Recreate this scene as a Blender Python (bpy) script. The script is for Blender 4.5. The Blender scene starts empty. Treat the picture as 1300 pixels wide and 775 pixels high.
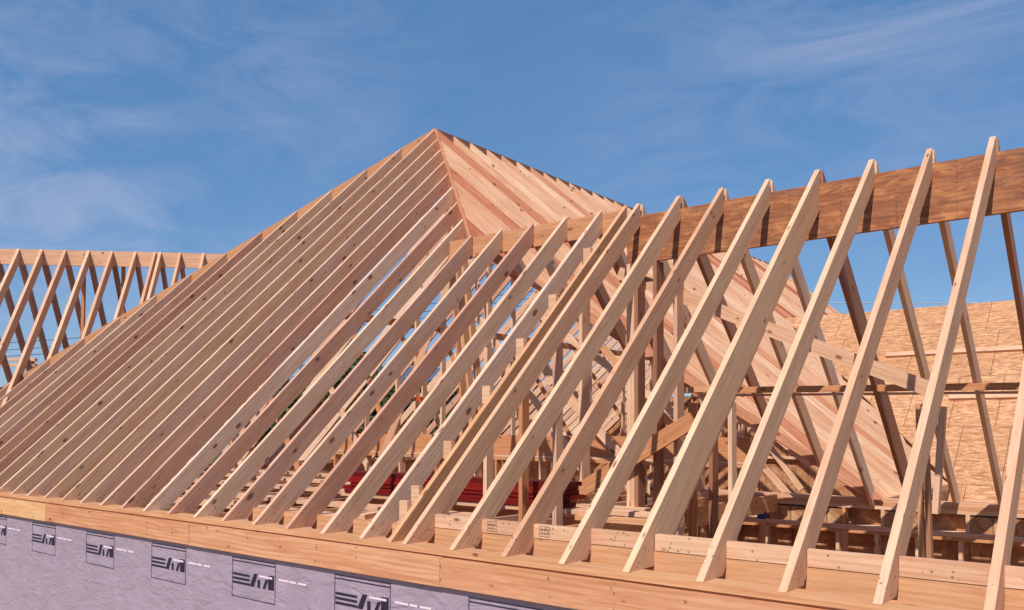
import bpy, bmesh, math, random
from mathutils import Vector, Matrix, noise
random.seed(7)
scene = bpy.context.scene
C = scene.collection
R = math.radians

# ------------------------------------------------------------------ camera
camd = bpy.data.cameras.new("camera"); cam = bpy.data.objects.new("camera", camd); C.objects.link(cam)
YAW, PITCH, ROLL, FPX = -0.67691282, 0.03254298, 0.0041998, 1065.045
CAM = Vector((5.918168, -3.724464, 0.726857))
fw = Vector((math.sin(YAW)*math.cos(PITCH), math.cos(YAW)*math.cos(PITCH), math.sin(PITCH)))
r0 = Vector((math.cos(YAW), -math.sin(YAW), 0)); u0 = r0.cross(fw)
rt = r0*math.cos(ROLL)+u0*math.sin(ROLL); up = -r0*math.sin(ROLL)+u0*math.cos(ROLL)
cam.matrix_world = Matrix(((rt.x, up.x, -fw.x, CAM.x), (rt.y, up.y, -fw.y, CAM.y), (rt.z, up.z, -fw.z, CAM.z), (0, 0, 0, 1)))
camd.sensor_width = 36; camd.lens = 36*FPX/1300; camd.shift_y = (510.41-387.5)/1300
camd.clip_start = 0.1; camd.clip_end = 6000
scene.camera = cam

# ------------------------------------------------------------------ light
SUN = Vector((0.21, -1.0, 1.16)).normalized()          # towards the sun
sd = bpy.data.lights.new("sun", 'SUN'); sd.energy = 4.2; sd.angle = R(0.5); sd.color = (1.0, 0.93, 0.87)
so = bpy.data.objects.new("sun", sd); C.objects.link(so); so.rotation_euler = SUN.to_track_quat('Z', 'Y').to_euler()
so.location = (0, -20, 30)
scene.view_settings.view_transform = 'Standard'; scene.view_settings.look = 'None'
scene.view_settings.exposure = 0.24; scene.view_settings.gamma = 1
w = bpy.data.worlds.new("World"); scene.world = w; w.use_nodes = True
nt = w.node_tree; nt.nodes.clear(); N = nt.nodes.new; L = nt.links.new
sky = N('ShaderNodeTexSky'); sky.sky_type = 'NISHITA'; sky.sun_disc = False
sky.sun_elevation = math.asin(SUN.z); sky.sun_rotation = math.atan2(SUN.x, SUN.y)
sky.air_density = 1.0; sky.dust_density = 0.25; sky.ozone_density = 3.5; sky.altitude = 300
tc = N('ShaderNodeTexCoord')
# clear-air blue: the Nishita sky deepened, as under very clean dry air
deep = N('ShaderNodeMix'); deep.data_type = 'RGBA'; deep.inputs[0].default_value = 0.70; deep.inputs[7].default_value = (0.36, 1.13, 2.45, 1)
L(sky.outputs[0], deep.inputs[6]); hz = deep.outputs[2]
# thin cirrus: stretched noise over the sky dome, gathered in a few banks
mp = N('ShaderNodeMapping'); mp.inputs['Rotation'].default_value = (R(20), R(25), R(-35)); mp.inputs['Scale'].default_value = (1.2, 4.6, 8.5)
L(tc.outputs['Generated'], mp.inputs[0])
n1 = N('ShaderNodeTexNoise'); n1.inputs['Scale'].default_value = 1.7; n1.inputs['Detail'].default_value = 12; n1.inputs['Roughness'].default_value = 0.66; n1.inputs['Distortion'].default_value = 0.9
L(mp.outputs[0], n1.inputs['Vector'])
m1 = N('ShaderNodeMapRange'); m1.inputs[1].default_value = 0.40; m1.inputs[2].default_value = 0.70; m1.inputs[3].default_value = 0; m1.inputs[4].default_value = 1
L(n1.outputs[0], m1.inputs[0])
acc = None
for (px_, py_, rad_, amt) in ((330, 60, .26, .20), (930, 130, .24, .20), (1090, 30, .30, .34), (40, 270, .28, .40), (60, 90, .14, .14), (800, 190, .12, .12), (-300, 200, .6, .4), (1700, 150, .5, .35), (-900, 100, .7, .4)):
    d_ = (fw+rt*((px_-650)/FPX)+up*((510.41-py_)/FPX)).normalized()
    vd = N('ShaderNodeVectorMath'); vd.operation = 'DISTANCE'; L(tc.outputs['Generated'], vd.inputs[0]); vd.inputs[1].default_value = tuple(d_)
    mr = N('ShaderNodeMapRange'); mr.interpolation_type = 'SMOOTHSTEP'; mr.inputs[1].default_value = 0; mr.inputs[2].default_value = rad_; mr.inputs[3].default_value = amt; mr.inputs[4].default_value = 0
    L(vd.outputs['Value'], mr.inputs[0])
    if acc is None: acc = mr.outputs[0]
    else:
        a_ = N('ShaderNodeMath'); a_.operation = 'MAXIMUM'; L(acc, a_.inputs[0]); L(mr.outputs[0], a_.inputs[1]); acc = a_.outputs[0]
a2_ = N('ShaderNodeMath'); a2_.operation = 'ADD'; L(acc, a2_.inputs[0]); a2_.inputs[1].default_value = 0.03
mm = N('ShaderNodeMath'); mm.operation = 'MULTIPLY'; L(m1.outputs[0], mm.inputs[0]); L(a2_.outputs[0], mm.inputs[1])
mx = N('ShaderNodeMix'); mx.data_type = 'RGBA'; mx.inputs[7].default_value = (3.3, 3.35, 4.3, 1)
L(mm.outputs[0], mx.inputs[0]); L(hz, mx.inputs[6])
bg = N('ShaderNodeBackground'); bg.inputs[1].default_value = 0.15
L(mx.outputs[2], bg.inputs[0]); ow = N('ShaderNodeOutputWorld'); L(bg.outputs[0], ow.inputs[0])

# ------------------------------------------------------------------ materials
def srgb(r, g, b):
    f = lambda c: (c/255/12.92) if c/255 <= .04045 else ((c/255+.055)/1.055)**2.4
    return (f(r), f(g), f(b), 1)
def newmat(name):
    m = bpy.data.materials.new(name); m.use_nodes = True; t = m.node_tree
    b = t.nodes['Principled BSDF']; b.inputs['Specular IOR Level'].default_value = 0.25
    return m, t, b
def mixc(t, fac, a, b, mode='MIX'):
    x = t.nodes.new('ShaderNodeMix'); x.data_type = 'RGBA'; x.blend_type = mode
    for s, v in ((0, fac), (6, a), (7, b)):
        if isinstance(v, (int, float)): x.inputs[s].default_value = v
        elif isinstance(v, tuple): x.inputs[s].default_value = v
        else: t.links.new(v, x.inputs[s])
    return x.outputs[2]
def rng(t, v, a, b, c=0., d=1.):
    x = t.nodes.new('ShaderNodeMapRange'); x.inputs[1].default_value = a; x.inputs[2].default_value = b
    x.inputs[3].default_value = c; x.inputs[4].default_value = d; t.links.new(v, x.inputs[0]); return x.outputs[0]
def mathn(t, op, a, b=0.):
    x = t.nodes.new('ShaderNodeMath'); x.operation = op
    for s, v in ((0, a), (1, b)):
        if isinstance(v, (int, float)): x.inputs[s].default_value = v
        else: t.links.new(v, x.inputs[s])
    return x.outputs[0]
def nz(t, vec, scale, detail=3, rough=.5, dist=0.):
    x = t.nodes.new('ShaderNodeTexNoise'); x.inputs['Scale'].default_value = scale; x.inputs['Detail'].default_value = detail
    x.inputs['Roughness'].default_value = rough; x.inputs['Distortion'].default_value = dist
    t.links.new(vec, x.inputs['Vector']); return x.outputs[0]
def mapn(t, vec, scale, loc=(0, 0, 0), rot=(0, 0, 0)):
    x = t.nodes.new('ShaderNodeMapping'); x.inputs['Scale'].default_value = scale; x.inputs['Location'].default_value = loc
    x.inputs['Rotation'].default_value = rot; t.links.new(vec, x.inputs[0]); return x.outputs[0]

def wood(name, stops, grain=.35, knots=1., nails=False, rough=.62, columns=False):
    """sawn softwood: grain runs along the board's own X axis; each board has its own tint and grain"""
    m, t, b = newmat(name); n = t.nodes.new
    tcn = n('ShaderNodeTexCoord'); oi = n('ShaderNodeObjectInfo')
    off = n('ShaderNodeVectorMath'); off.operation = 'SCALE'; off.inputs[0].default_value = (37., 91., 53.); t.links.new(oi.outputs['Random'], off.inputs['Scale'])
    ad = n('ShaderNodeVectorMath'); ad.operation = 'ADD'; t.links.new(tcn.outputs['Object'], ad.inputs[0]); t.links.new(off.outputs[0], ad.inputs[1])
    P = ad.outputs[0]
    ramp = n('ShaderNodeValToRGB'); e = ramp.color_ramp.elements
    e[0].position = stops[0][0]; e[0].color = stops[0][1]; e[1].position = stops[-1][0]; e[1].color = stops[-1][1]
    for p_, c_ in stops[1:-1]:
        q_ = e.new(p_); q_.color = c_
    t.links.new(oi.outputs['Random'], ramp.inputs[0]); col = ramp.outputs[0]
    # broad streaks (growth bands), fine fibres
    g1 = nz(t, mapn(t, P, (.9, 14, 14)), 1.6, 5, .6, 1.4)
    g2 = nz(t, mapn(t, P, (3., 120, 120)), 1.0, 3, .6)
    g3 = nz(t, P, 1.7, 3, .6)
    wv = n('ShaderNodeTexWave'); wv.wave_type = 'BANDS'; wv.bands_direction = 'Z'; wv.inputs['Scale'].default_value = 9.; wv.inputs['Distortion'].default_value = 7.
    wv.inputs['Detail'].default_value = 3; wv.inputs['Detail Scale'].default_value = .8; t.links.new(mapn(t, P, (.16, 1.2, 1.)), wv.inputs['Vector'])
    dark = mixc(t, 1., col, (.66, .47, .34, 1), 'MULTIPLY')
    gpatch = nz(t, mapn(t, P, (.35, 3, 3)), 1.2, 2)
    col = mixc(t, mathn(t, 'MULTIPLY', rng(t, wv.outputs['Fac'], .55, .95), rng(t, gpatch, .35, .6, .1, grain*1.1)), col, dark)
    wth = nz(t, mapn(t, P, (.8, 5, 5)), .9, 4, .65)
    col = mixc(t, rng(t, wth, .52, .74, 0, .55), col, mixc(t, 1., col, (.74, .70, .70, 1), 'MULTIPLY'))
    col = mixc(t, rng(t, g1, .40, .68, 0, grain*1.5), col, dark)
    col = mixc(t, rng(t, g2, .45, .75, 0, grain*.8), col, dark)
    col = mixc(t, rng(t, g3, .48, .75, 0, grain*.55), col, mixc(t, 1., col, (.95, .78, .62, 1), 'MULTIPLY'))
    if knots:
        v = n('ShaderNodeTexVoronoi'); v.voronoi_dimensions = '2D'; v.inputs['Scale'].default_value = 1.0
        sx = n('ShaderNodeSeparateXYZ'); t.links.new(P, sx.inputs[0]); cx = n('ShaderNodeCombineXYZ')
        t.links.new(mathn(t, 'MULTIPLY', sx.outputs[0], 3.4), cx.inputs[0])
        t.links.new(mathn(t, 'MULTIPLY', mathn(t, 'ADD', sx.outputs[2], mathn(t, 'MULTIPLY', sx.outputs[1], 1.7)), 7.0), cx.inputs[1])
        t.links.new(cx.outputs[0], v.inputs['Vector'])
        sc = n('ShaderNodeSeparateColor'); t.links.new(v.outputs['Color'], sc.inputs[0])
        size = mathn(t, 'MULTIPLY', rng(t, sc.outputs[0], .62, 1., 0., .15), knots)
        k = mathn(t, 'SUBTRACT', size, v.outputs['Distance'])
        col = mixc(t, rng(t, k, -.055, .0, 0., .35), col, dark)
        col = mixc(t, rng(t, k, .0, .05, 0., .8), col, srgb(98, 60, 42))
    if nails:
        sx2 = n('ShaderNodeSeparateXYZ'); t.links.new(tcn.outputs['Object'], sx2.inputs[0])
        v2 = n('ShaderNodeTexVoronoi'); v2.inputs['Scale'].default_value = 28.; t.links.new(P, v2.inputs['Vector'])
        dot = rng(t, v2.outputs['Distance'], .16, .22, 1., 0.)
        ends = mathn(t, 'MULTIPLY', rng(t, sx2.outputs[0], .06, .08), rng(t, sx2.outputs[0], .22, .26, 1., 0.))
        col = mixc(t, mathn(t, 'MULTIPLY', mathn(t, 'MULTIPLY', dot, ends), .55), col, srgb(60, 42, 36))
    if columns == 2:
        sx3 = n('ShaderNodeSeparateXYZ'); t.links.new(tcn.outputs['Object'], sx3.inputs[0])
        cxx = mathn(t, 'PINGPONG', sx3.outputs[0], .2032); vv = n('ShaderNodeTexVoronoi'); vv.inputs['Scale'].default_value = 30.; t.links.new(P, vv.inputs['Vector'])
        d_ = mathn(t, 'MULTIPLY', rng(t, cxx, .010, .014, 1., 0.), rng(t, vv.outputs['Distance'], .25, .33, 1., 0.))
        col = mixc(t, mathn(t, 'MULTIPLY', d_, .6), col, srgb(84, 52, 42))
    elif columns:     # rows of nail heads driven through the laminations, and water stains
        sx3 = n('ShaderNodeSeparateXYZ'); t.links.new(tcn.outputs['Object'], sx3.inputs[0])
        cxx = mathn(t, 'PINGPONG', mathn(t, 'ADD', sx3.outputs[0], .11), .2032); czz = mathn(t, 'PINGPONG', sx3.outputs[2], .019)
        d_ = mathn(t, 'MULTIPLY', rng(t, cxx, .005, .009, 1., 0.), rng(t, czz, .005, .008, 1., 0.))
        col = mixc(t, mathn(t, 'MULTIPLY', d_, .55), col, srgb(80, 50, 38))
        st = nz(t, mapn(t, P, (3.2, 3.2, 9.)), 1.5, 6, .68, .9)
        col = mixc(t, rng(t, st, .5, .66, 0, .7), col, srgb(112, 72, 60)); col = mixc(t, rng(t, st, .48, .34, 0, .75), col, srgb(204, 140, 88))
    t.links.new(col, b.inputs['Base Color']); b.inputs['Roughness'].default_value = rough
    bp = n('ShaderNodeBump'); bp.inputs['Strength'].default_value = .25; bp.inputs['Distance'].default_value = .002
    t.links.new(g2, bp.inputs['Height']); t.links.new(bp.outputs[0], b.inputs['Normal'])
    return m

M = {}
M['fir'] = wood('spruce_lumber', [(0, srgb(232, 196, 166)), (.2, srgb(220, 176, 144)), (.4, srgb(234, 206, 182)), (.6, srgb(226, 188, 152)), (.8, srgb(218, 182, 160)), (1, srgb(206, 158, 132))], .36, 1.1, True)
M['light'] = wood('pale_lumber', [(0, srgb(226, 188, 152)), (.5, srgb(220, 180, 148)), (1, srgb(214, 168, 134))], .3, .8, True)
M['pink'] = wood('douglas_fir_lumber', [(0, srgb(232, 192, 160)), (.3, srgb(226, 180, 146)), (.6, srgb(238, 204, 174)), (.8, srgb(220, 166, 132)), (.92, srgb(196, 124, 94)), (1, srgb(186, 112, 84))], .42, 1, True)
M['orange'] = wood('orange_lumber', [(0, srgb(208, 154, 110)), (.5, srgb(200, 142, 100)), (1, srgb(214, 166, 124))], .35, .8)
M['dark'] = wood('brown_lumber', [(0, srgb(184, 138, 110)), (.5, srgb(170, 124, 98)), (1, srgb(162, 116, 92))], .4, 1)  # browner, darker tone than the pale rafter lumber
M['lvl'] = wood('laminated_beam_wood', [(0, srgb(172, 118, 82)), (1, srgb(168, 112, 76))], .62, .5, False, .62, True)
M['band'] = wood('band_board_wood', [(0, srgb(206, 150, 112)), (1, srgb(214, 160, 122))], .45, .8, False, .62, 2)
M['bandl'] = wood('pale_band_board_wood', [(0, srgb(222, 178, 128)), (1, srgb(222, 178, 128))], .35, .8, False, .62, 2)
M['hipwood'] = wood('reddish_hip_board', [(0, srgb(196, 132, 98)), (1, srgb(196, 132, 98))], .3, .6)
M['red'] = wood('red_stained_wood', [(0, srgb(128, 18, 22)), (.5, srgb(98, 12, 18)), (1, srgb(142, 26, 26))], .5, .3)

def osb(name, tint=1.):
    m, t, b = newmat(name); n = t.nodes.new; tcn = n('ShaderNodeTexCoord'); P = tcn.outputs['Object']
    c = srgb(210, 160, 118)
    a1 = nz(t, mapn(t, P, (4.2, 17, 4)), 1.0, 5, .7, 1.4); a2 = nz(t, mapn(t, P, (7, 30, 7), rot=(0, 0, .12)), 1., 4, .7, 1.0)
    a3 = nz(t, P, .9, 2)
    col = mixc(t, rng(t, a1, .40, .56), c, srgb(174, 120, 82))
    col = mixc(t, rng(t, a2, .52, .62, 0, .75), col, srgb(226, 186, 144))
    col = mixc(t, rng(t, a2, .44, .36, 0, .7), col, srgb(150, 96, 60))
    col = mixc(t, rng(t, a3, .4, .7, 0, .3), col, srgb(200, 138, 92))
    sxx = n('ShaderNodeSeparateXYZ'); t.links.new(P, sxx.inputs[0]); wn = n('ShaderNodeTexWhiteNoise'); wn.noise_dimensions = '2D'; cb_ = n('ShaderNodeCombineXYZ')
    t.links.new(mathn(t, 'FLOOR', mathn(t, 'DIVIDE', sxx.outputs[0], 2.44)), cb_.inputs[0]); t.links.new(mathn(t, 'FLOOR', mathn(t, 'DIVIDE', sxx.outputs[1], 1.22)), cb_.inputs[1]); t.links.new(cb_.outputs[0], wn.inputs['Vector'])
    col = mixc(t, rng(t, wn.outputs['Value'], 0., 1., 0., .8), col, mixc(t, 1., col, (.84, .80, .74, 1), 'MULTIPLY'))
    # printed nailing lines every 0.61 m across the sheet run, sheet joints 1.22 m apart (local x along the ridge, y up the slope)
    sx = n('ShaderNodeSeparateXYZ'); t.links.new(P, sx.inputs[0])
    row = mathn(t, 'FLOOR', mathn(t, 'DIVIDE', sx.outputs[1], 1.22))
    sh = mathn(t, 'ADD', sx.outputs[0], mathn(t, 'MULTIPLY', row, .203))
    fx = mathn(t, 'PINGPONG', sh, .3048); line = rng(t, fx, .004, .008, 1., 0.)
    brk = rng(t, nz(t, mapn(t, P, (.8, 1.7, 1)), 1.3, 2), .30, .36)
    col = mixc(t, mathn(t, 'MULTIPLY', mathn(t, 'MULTIPLY', line, brk), .75), col, srgb(96, 62, 44))
    fy = mathn(t, 'PINGPONG', sx.outputs[1], .61); ly = rng(t, fy, .003, .007, 1., 0.)
    col = mixc(t, mathn(t, 'MULTIPLY', ly, .8), col, srgb(92, 58, 40))
    t.links.new(col, b.inputs['Base Color']); b.inputs['Roughness'].default_value = .7
    bp = n('ShaderNodeBump'); bp.inputs['Strength'].default_value = .3; bp.inputs['Distance'].default_value = .004
    t.links.new(a2, bp.inputs['Height']); t.links.new(bp.outputs[0], b.inputs['Normal'])
    return m
M['osb'] = osb('oriented_strand_board')
def plain(name, col, rough=.6, var=.12, scale=8., metal=0.):
    m, t, b = newmat(name); tcn = t.nodes.new('ShaderNodeTexCoord')
    k = nz(t, tcn.outputs['Object'], scale, 4, .6)
    t.links.new(mixc(t, rng(t, k, .3, .7), col, tuple(c*(1-var*2) for c in col[:3])+(1,)), b.inputs['Base Color'])
    b.inputs['Roughness'].default_value = rough; b.inputs['Metallic'].default_value = metal
    return m
M['wrap'] = plain('housewrap_sheet', srgb(162, 144, 158), .45, .08, 3.)
_m = M['wrap']; _t = _m.node_tree; _b = _t.nodes['Principled BSDF']; _c = _t.nodes.new('ShaderNodeTexCoord'); _n = nz(_t, mapn(_t, _c.outputs['Object'], (2.2, 1, 5), rot=(0, .5, 0)), 1.6, 5, .6, 1.5)
_p = _t.nodes.new('ShaderNodeBump'); _p.inputs['Strength'].default_value = .7; _p.inputs['Distance'].default_value = .03; _t.links.new(_n, _p.inputs['Height']); _t.links.new(_p.outputs[0], _b.inputs['Normal'])
M['ink'] = plain('printed_ink', srgb(44, 36, 56), .6, .05)
M['whiteink'] = plain('pale_tape', srgb(226, 206, 214), .5, .05)
M['earth'] = plain('graded_earth', srgb(196, 170, 140), .9, .25, .35)  # unseen ground, its colour made paler to bounce fill light onto the framing
M['grass'] = plain('dry_lawn', srgb(92, 96, 56), .9, .25, .2)
M['steel'] = plain('galvanised_steel', srgb(170, 172, 176), .35, .1, 20., .9)
M['green'] = plain('green_glass', srgb(24, 92, 62), .15, .05)
M['blue'] = plain('blue_plastic', srgb(48, 66, 150), .4, .05)
M['yellow'] = plain('amber_plastic', srgb(222, 140, 30), .5, .08)
M['wire'] = plain('cable_sheath', srgb(60, 62, 72), .5, .05)
M['wirew'] = plain('bare_aluminium_cable', srgb(210, 216, 224), .4, .03, 5, .3)
M['bark'] = plain('bark', srgb(92, 74, 60), .9, .2, 6.)
M['siding'] = plain('pale_siding', srgb(196, 192, 188), .7, .06, 2.)
M['siding2'] = plain('tan_siding', srgb(186, 168, 148), .7, .06, 2.)
M['shingle'] = plain('blue_grey_shingles', srgb(92, 108, 132), .8, .22, 5.)
M['pane'] = plain('window_glass', srgb(50, 62, 80), .1, .05)
M['trim'] = plain('white_trim', srgb(225, 225, 222), .5, .03)
M['orangetie'] = plain('painted_strap', srgb(196, 84, 44), .6, .1)
def leafmat(name, c1, c2):
    m, t, b = newmat(name); oi = t.nodes.new('ShaderNodeTexCoord')
    k = nz(t, oi.outputs['Object'], 1.1, 3); t.links.new(mixc(t, rng(t, k, .35, .65), c1, c2), b.inputs['Base Color'])
    b.inputs['Roughness'].default_value = .7; return m
M['leaf'] = leafmat('foliage', (.035, .06, .018, 1), (.09, .12, .035, 1))
M['leaf2'] = leafmat('dark_foliage', (.02, .04, .02, 1), (.05, .08, .03, 1))

# ------------------------------------------------------------------ helpers
def tag(o, label=None, cat=None, group=None, kind=None):
    if label: o['label'] = label
    if cat: o['category'] = cat
    if group: o['group'] = group
    if kind: o['kind'] = kind
    return o
def thing(name, loc, label, cat, group=None):
    o = bpy.data.objects.new(name, None); C.objects.link(o); o.location = loc; o.empty_display_size = .3
    return tag(o, label, cat, group)
def V(*a): return Vector(a)
WORLD = {}
def loft(name, A, B, mat, parent, along, bow=0., label=None, jit=0.):
    """solid between two matching polygons A and B (world points). Local X runs along the board, so does its grain."""
    o0 = (A[0]+B[0])/2
    x = along.normalized(); th = (B[0]-A[0]); th = (th-x*th.dot(x))
    y = th.normalized(); z = x.cross(y)
    rotm = Matrix((x, y, z)).transposed()
    inv = rotm.transposed()
    bm = bmesh.new(); la = [bm.verts.new(inv@(p-o0)) for p in A]; lb = [bm.verts.new(inv@(p-o0)) for p in B]
    bm.faces.new(la); bm.faces.new(lb[::-1]); n = len(A)
    for i in range(n): bm.faces.new((la[(i+1) % n], la[i], lb[i], lb[(i+1) % n]))
    bmesh.ops.recalc_face_normals(bm, faces=bm.faces)
    if bow:
        xs = [v.co.x for v in bm.verts]; a, b_ = min(xs), max(xs); Ls = b_-a
        k = max(2, min(8, int(Ls/.5)))
        for i in range(1, k):
            bmesh.ops.bisect_plane(bm, geom=bm.verts[:]+bm.edges[:]+bm.faces[:], plane_co=(a+Ls*i/k, 0, 0), plane_no=(1, 0, 0))
        for v in bm.verts:
            s = math.sin(math.pi*(v.co.x-a)/Ls); v.co.y += bow*s; 
    me = bpy.data.meshes.new(name); bm.to_mesh(me); bm.free(); me.materials.append(M[mat] if isinstance(mat, str) else mat)
    o = bpy.data.objects.new(name, me); C.objects.link(o)
    mw = Matrix.Translation(o0+Vector((random.uniform(-jit, jit), random.uniform(-jit, jit), 0)))@rotm.to_4x4()
    if parent:
        o.parent = parent; o.matrix_local = Matrix.Translation(-parent.location)@mw
    else: o.matrix_world = mw
    if label: o['label'] = label
    WORLD[o.name] = mw
    return o
def stick(name, p0, p1, wd, dp, mat, parent, upv=V(0, 0, 1), label=None, bow=0., roll=0.):
    """rectangular board from p0 to p1 (centre line); dp measured along upv, wd across"""
    x = (p1-p0).normalized(); y = upv.cross(x).normalized(); z = x.cross(y)
    if roll: 
        q = Matrix.Rotation(roll, 3, x); y = q@y; z = q@z
    def ring(s): return [p0+y*s+z*(dp/2), p1+y*s+z*(dp/2), p1+y*s-z*(dp/2), p0+y*s-z*(dp/2)]
    return loft(name, ring(-wd/2), ring(wd/2), mat, parent, x, bow, label)
def box(name, lo, hi, mat, parent, label=None, along=V(1, 0, 0)):
    lo, hi = V(*lo), V(*hi)
    if abs(along.x) > .5: ax = (1, 2, 0)
    A = [V(lo.x, lo.y, lo.z), V(hi.x, lo.y, lo.z), V(hi.x, lo.y, hi.z), V(lo.x, lo.y, hi.z)]
    B = [V(lo.x, hi.y, lo.z), V(hi.x, hi.y, lo.z), V(hi.x, hi.y, hi.z), V(lo.x, hi.y, hi.z)]
    if abs(along.y) > .5:
        A = [V(lo.x, lo.y, lo.z), V(lo.x, hi.y, lo.z), V(lo.x, hi.y, hi.z), V(lo.x, lo.y, hi.z)]
        B = [V(hi.x, p.y, p.z) for p in A]
    return loft(name, A, B, mat, parent, along, 0, label)
def hit(px, py, n, c):
    """point of the plane n.P = c seen at a place of the photograph (used to survey real positions)"""
    d = fw+rt*((px-650)/FPX)+up*((510.41-py)/FPX); t = (c-n.dot(CAM))/n.dot(d); return CAM+d*t

# ------------------------------------------------------------------ survey of the roof
S = .4064; T = .038; p = .95681; hs = .86241; q = p*hs
yr = 2.9189; zr = p*yr; xa = -8*S; ya = yr+8*S*hs; za = p*ya
D6 = .150*math.sqrt(1+p*p)          # plumb height of a 2x6 rafter on the front slope
DR = .155*math.sqrt(1+q*q)
yc = yr+.0225                        # centre of the ridge beam
yb = 2*yc                           # back eave of the wing
xe = xa+za/q                        # right eave of the main roof
xl = xa-za/q                        # left eave
GZ = -3.6                           # ground level

# ------------------------------------------------------------------ ground
def sheet(name, pts, mat, kind='structure', z=0):
    bm = bmesh.new(); bm.faces.new([bm.verts.new((x, y, z)) for x, y in pts]); me = bpy.data.meshes.new(name); bm.to_mesh(me); bm.free()
    me.materials.append(M[mat]); o = bpy.data.objects.new(name, me); C.objects.link(o); o['kind'] = kind; return o
sheet('ground', [(-2500, -2500), (2500, -2500), (2500, 2500), (-2500, 2500)], 'grass', z=GZ-.01)
sheet('building_site', [(-30, -14), (22, -14), (22, 34), (-30, 34)], 'earth', z=GZ)

# ------------------------------------------------------------------ main hip roof
hip = thing('hip_roof_frame', (xa, ya, 0), 'tall unsheathed hip roof frame of pale rafters rising to the pointed apex', 'roof frame')
def front_poly(x, ytop, D=D6):
    return [V(x, 0, 0), V(x, ytop, p*ytop), V(x, ytop, p*ytop-D), V(x, D/p, 0)]
def side_poly(y, x0, x1, sgn, D=DR, seat=True):
    # rafter in the plane y, from the high end x0 to the low end x1
    zf = lambda x: za-q*abs(x-xa)
    if seat: return [V(x0, y, zf(x0)), V(x1, y, zf(x1)), V(x1-sgn*D/q, y, 0), V(x0, y, zf(x0)-D)]
    return [V(x0, y, zf(x0)), V(x1, y, zf(x1)), V(x1, y, zf(x1)-D), V(x0, y, zf(x0)-D)]
fdir = V(0, 1, p)
# front slope: apex common and the jacks on both sides of it
hipy = lambda x: ya-hs*abs(x-xa)-.026
for k in range(-16, 8):
    x = xa+k*S-T/2 if k < 0 else xa+k*S
    j = random.uniform(-.008, .008)
    A = front_poly(x+j, hipy(x)); B = front_poly(x+T+j, hipy(x+T))
    if A[1].y < .35: continue
    if k == 0: A = front_poly(x+j, ya-.03); B = front_poly(x+T+j, ya-.055)
    loft('jack_rafter' if k else 'common_rafter', A, B, 'fir', hip, fdir, random.uniform(-.014, .014))
# ridge board, running straight back from the apex
YE = ya+34*S+.05
box('ridge_board', (xa-T/2, ya-.02, za-.26), (xa+T/2, YE, za-.012), 'dark', hip, 'brown ridge board along the top of the main roof', V(0, 1, 0))
# hip rafters
def hiprafter(x1, y1, z1, name='hip_rafter', D=.24, mat='pink', z0=za, x0=xa, y0=ya, label=None):
    a = V(x0, y0, z0-.004); b = V(x1, y1, z1-.004); h = (b-a); nrm = V(-h.y, h.x, 0).normalized()*(T/2)
    poly = lambda s: [a+s, b+s, b+s-V(0, 0, D), a+s-V(0, 0, D)]
    return loft(name, poly(nrm), poly(-nrm), mat, hip, h, 0, label)
hiprafter(.012, yr-.02, p*(yr-.02), label='reddish hip rafter from the apex down to the ridge board of the lower roof', mat='hipwood')
hiprafter(xl, 0, 0, label='orange hip rafter down the left skyline', mat='orange')
# right slope
for k in range(-6, 35):
    y = ya+k*S+(random.uniform(-.012, .012) if k else 0)
    x0 = xa+T/2 if k >= 0 else xa+(ya-y)/hs+.03
    x0b = x0 if k >= 0 else max(x0-.044, xa+T/2)
    sd_ = q
    if y < yb-.2:
        x1 = xa+(za-p*(yb-y))/q; A = side_poly(y, x0, x1, 1, seat=False); B = side_poly(y+T, x0b, x1+.04, 1, seat=False)
    else:
        A = side_poly(y, x0, xe, 1); B = side_poly(y+T, x0b, xe, 1)
    dz_ = V(0, 0, random.uniform(-.010, .001)); A = [v+dz_ for v in A]; B = [v+dz_ for v in B]
    loft('common_rafter' if k >= 0 else 'jack_rafter', A, B, 'pink', hip, V(1, 0, -q), random.uniform(-.006, .006))
# left slope
for k in range(-13, 35):
    y = ya+k*S
    x0 = xa-T/2 if k >= 0 else xa-(-k)*S/hs-.03
    x0b = x0 if k >= 0 else min(x0+.044, xa-T/2)
    loft('common_rafter' if k >= 0 else 'jack_rafter', side_poly(y, x0, xl, -1), side_poly(y+T, x0b, xl, -1), 'fir', hip, V(-1, 0, -q), random.uniform(-.006, .006))
random.seed(21)
xp_ = xa-2.9; zp_ = za-q*2.9-DR-.07
stick('purlin', V(xp_, 3.75, zp_), V(xp_, YE-.3, zp_), .038, .14, 'orange', hip, V(0, 0, 1))
for i, y in enumerate([3.95+1.22*k for k in range(12)]):
    stick('purlin_strut', V(xp_+.05, y, zp_-.02), V(xp_+1.9+random.uniform(-.3, .5), y+random.uniform(-.2, .2), -.2), .09, T, 'light' if i % 2 else 'orange', hip, V(0, 1, 0))
    if y > ya: stick('ridge_post', V(xa+random.uniform(-.02, .02), y+.1, -.2), V(xa, y+.1, za-.27), .09, T, 'fir' if i % 2 else 'light', hip, V(1, 0, 0))
for (x0_, y0_, f_) in ((-2.3, 4.95, .9), (-1.5, 4.25, .9), (-.75, 3.6, .9)):        # posts under the front hip
    zt = za-q*(x0_-xa)-.3
    stick('hip_post', V(x0_+.35, y0_+.2, -.2), V(x0_, y0_-.02, zt), .09, T, 'orange', hip, V(1, 0, 0))
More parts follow.
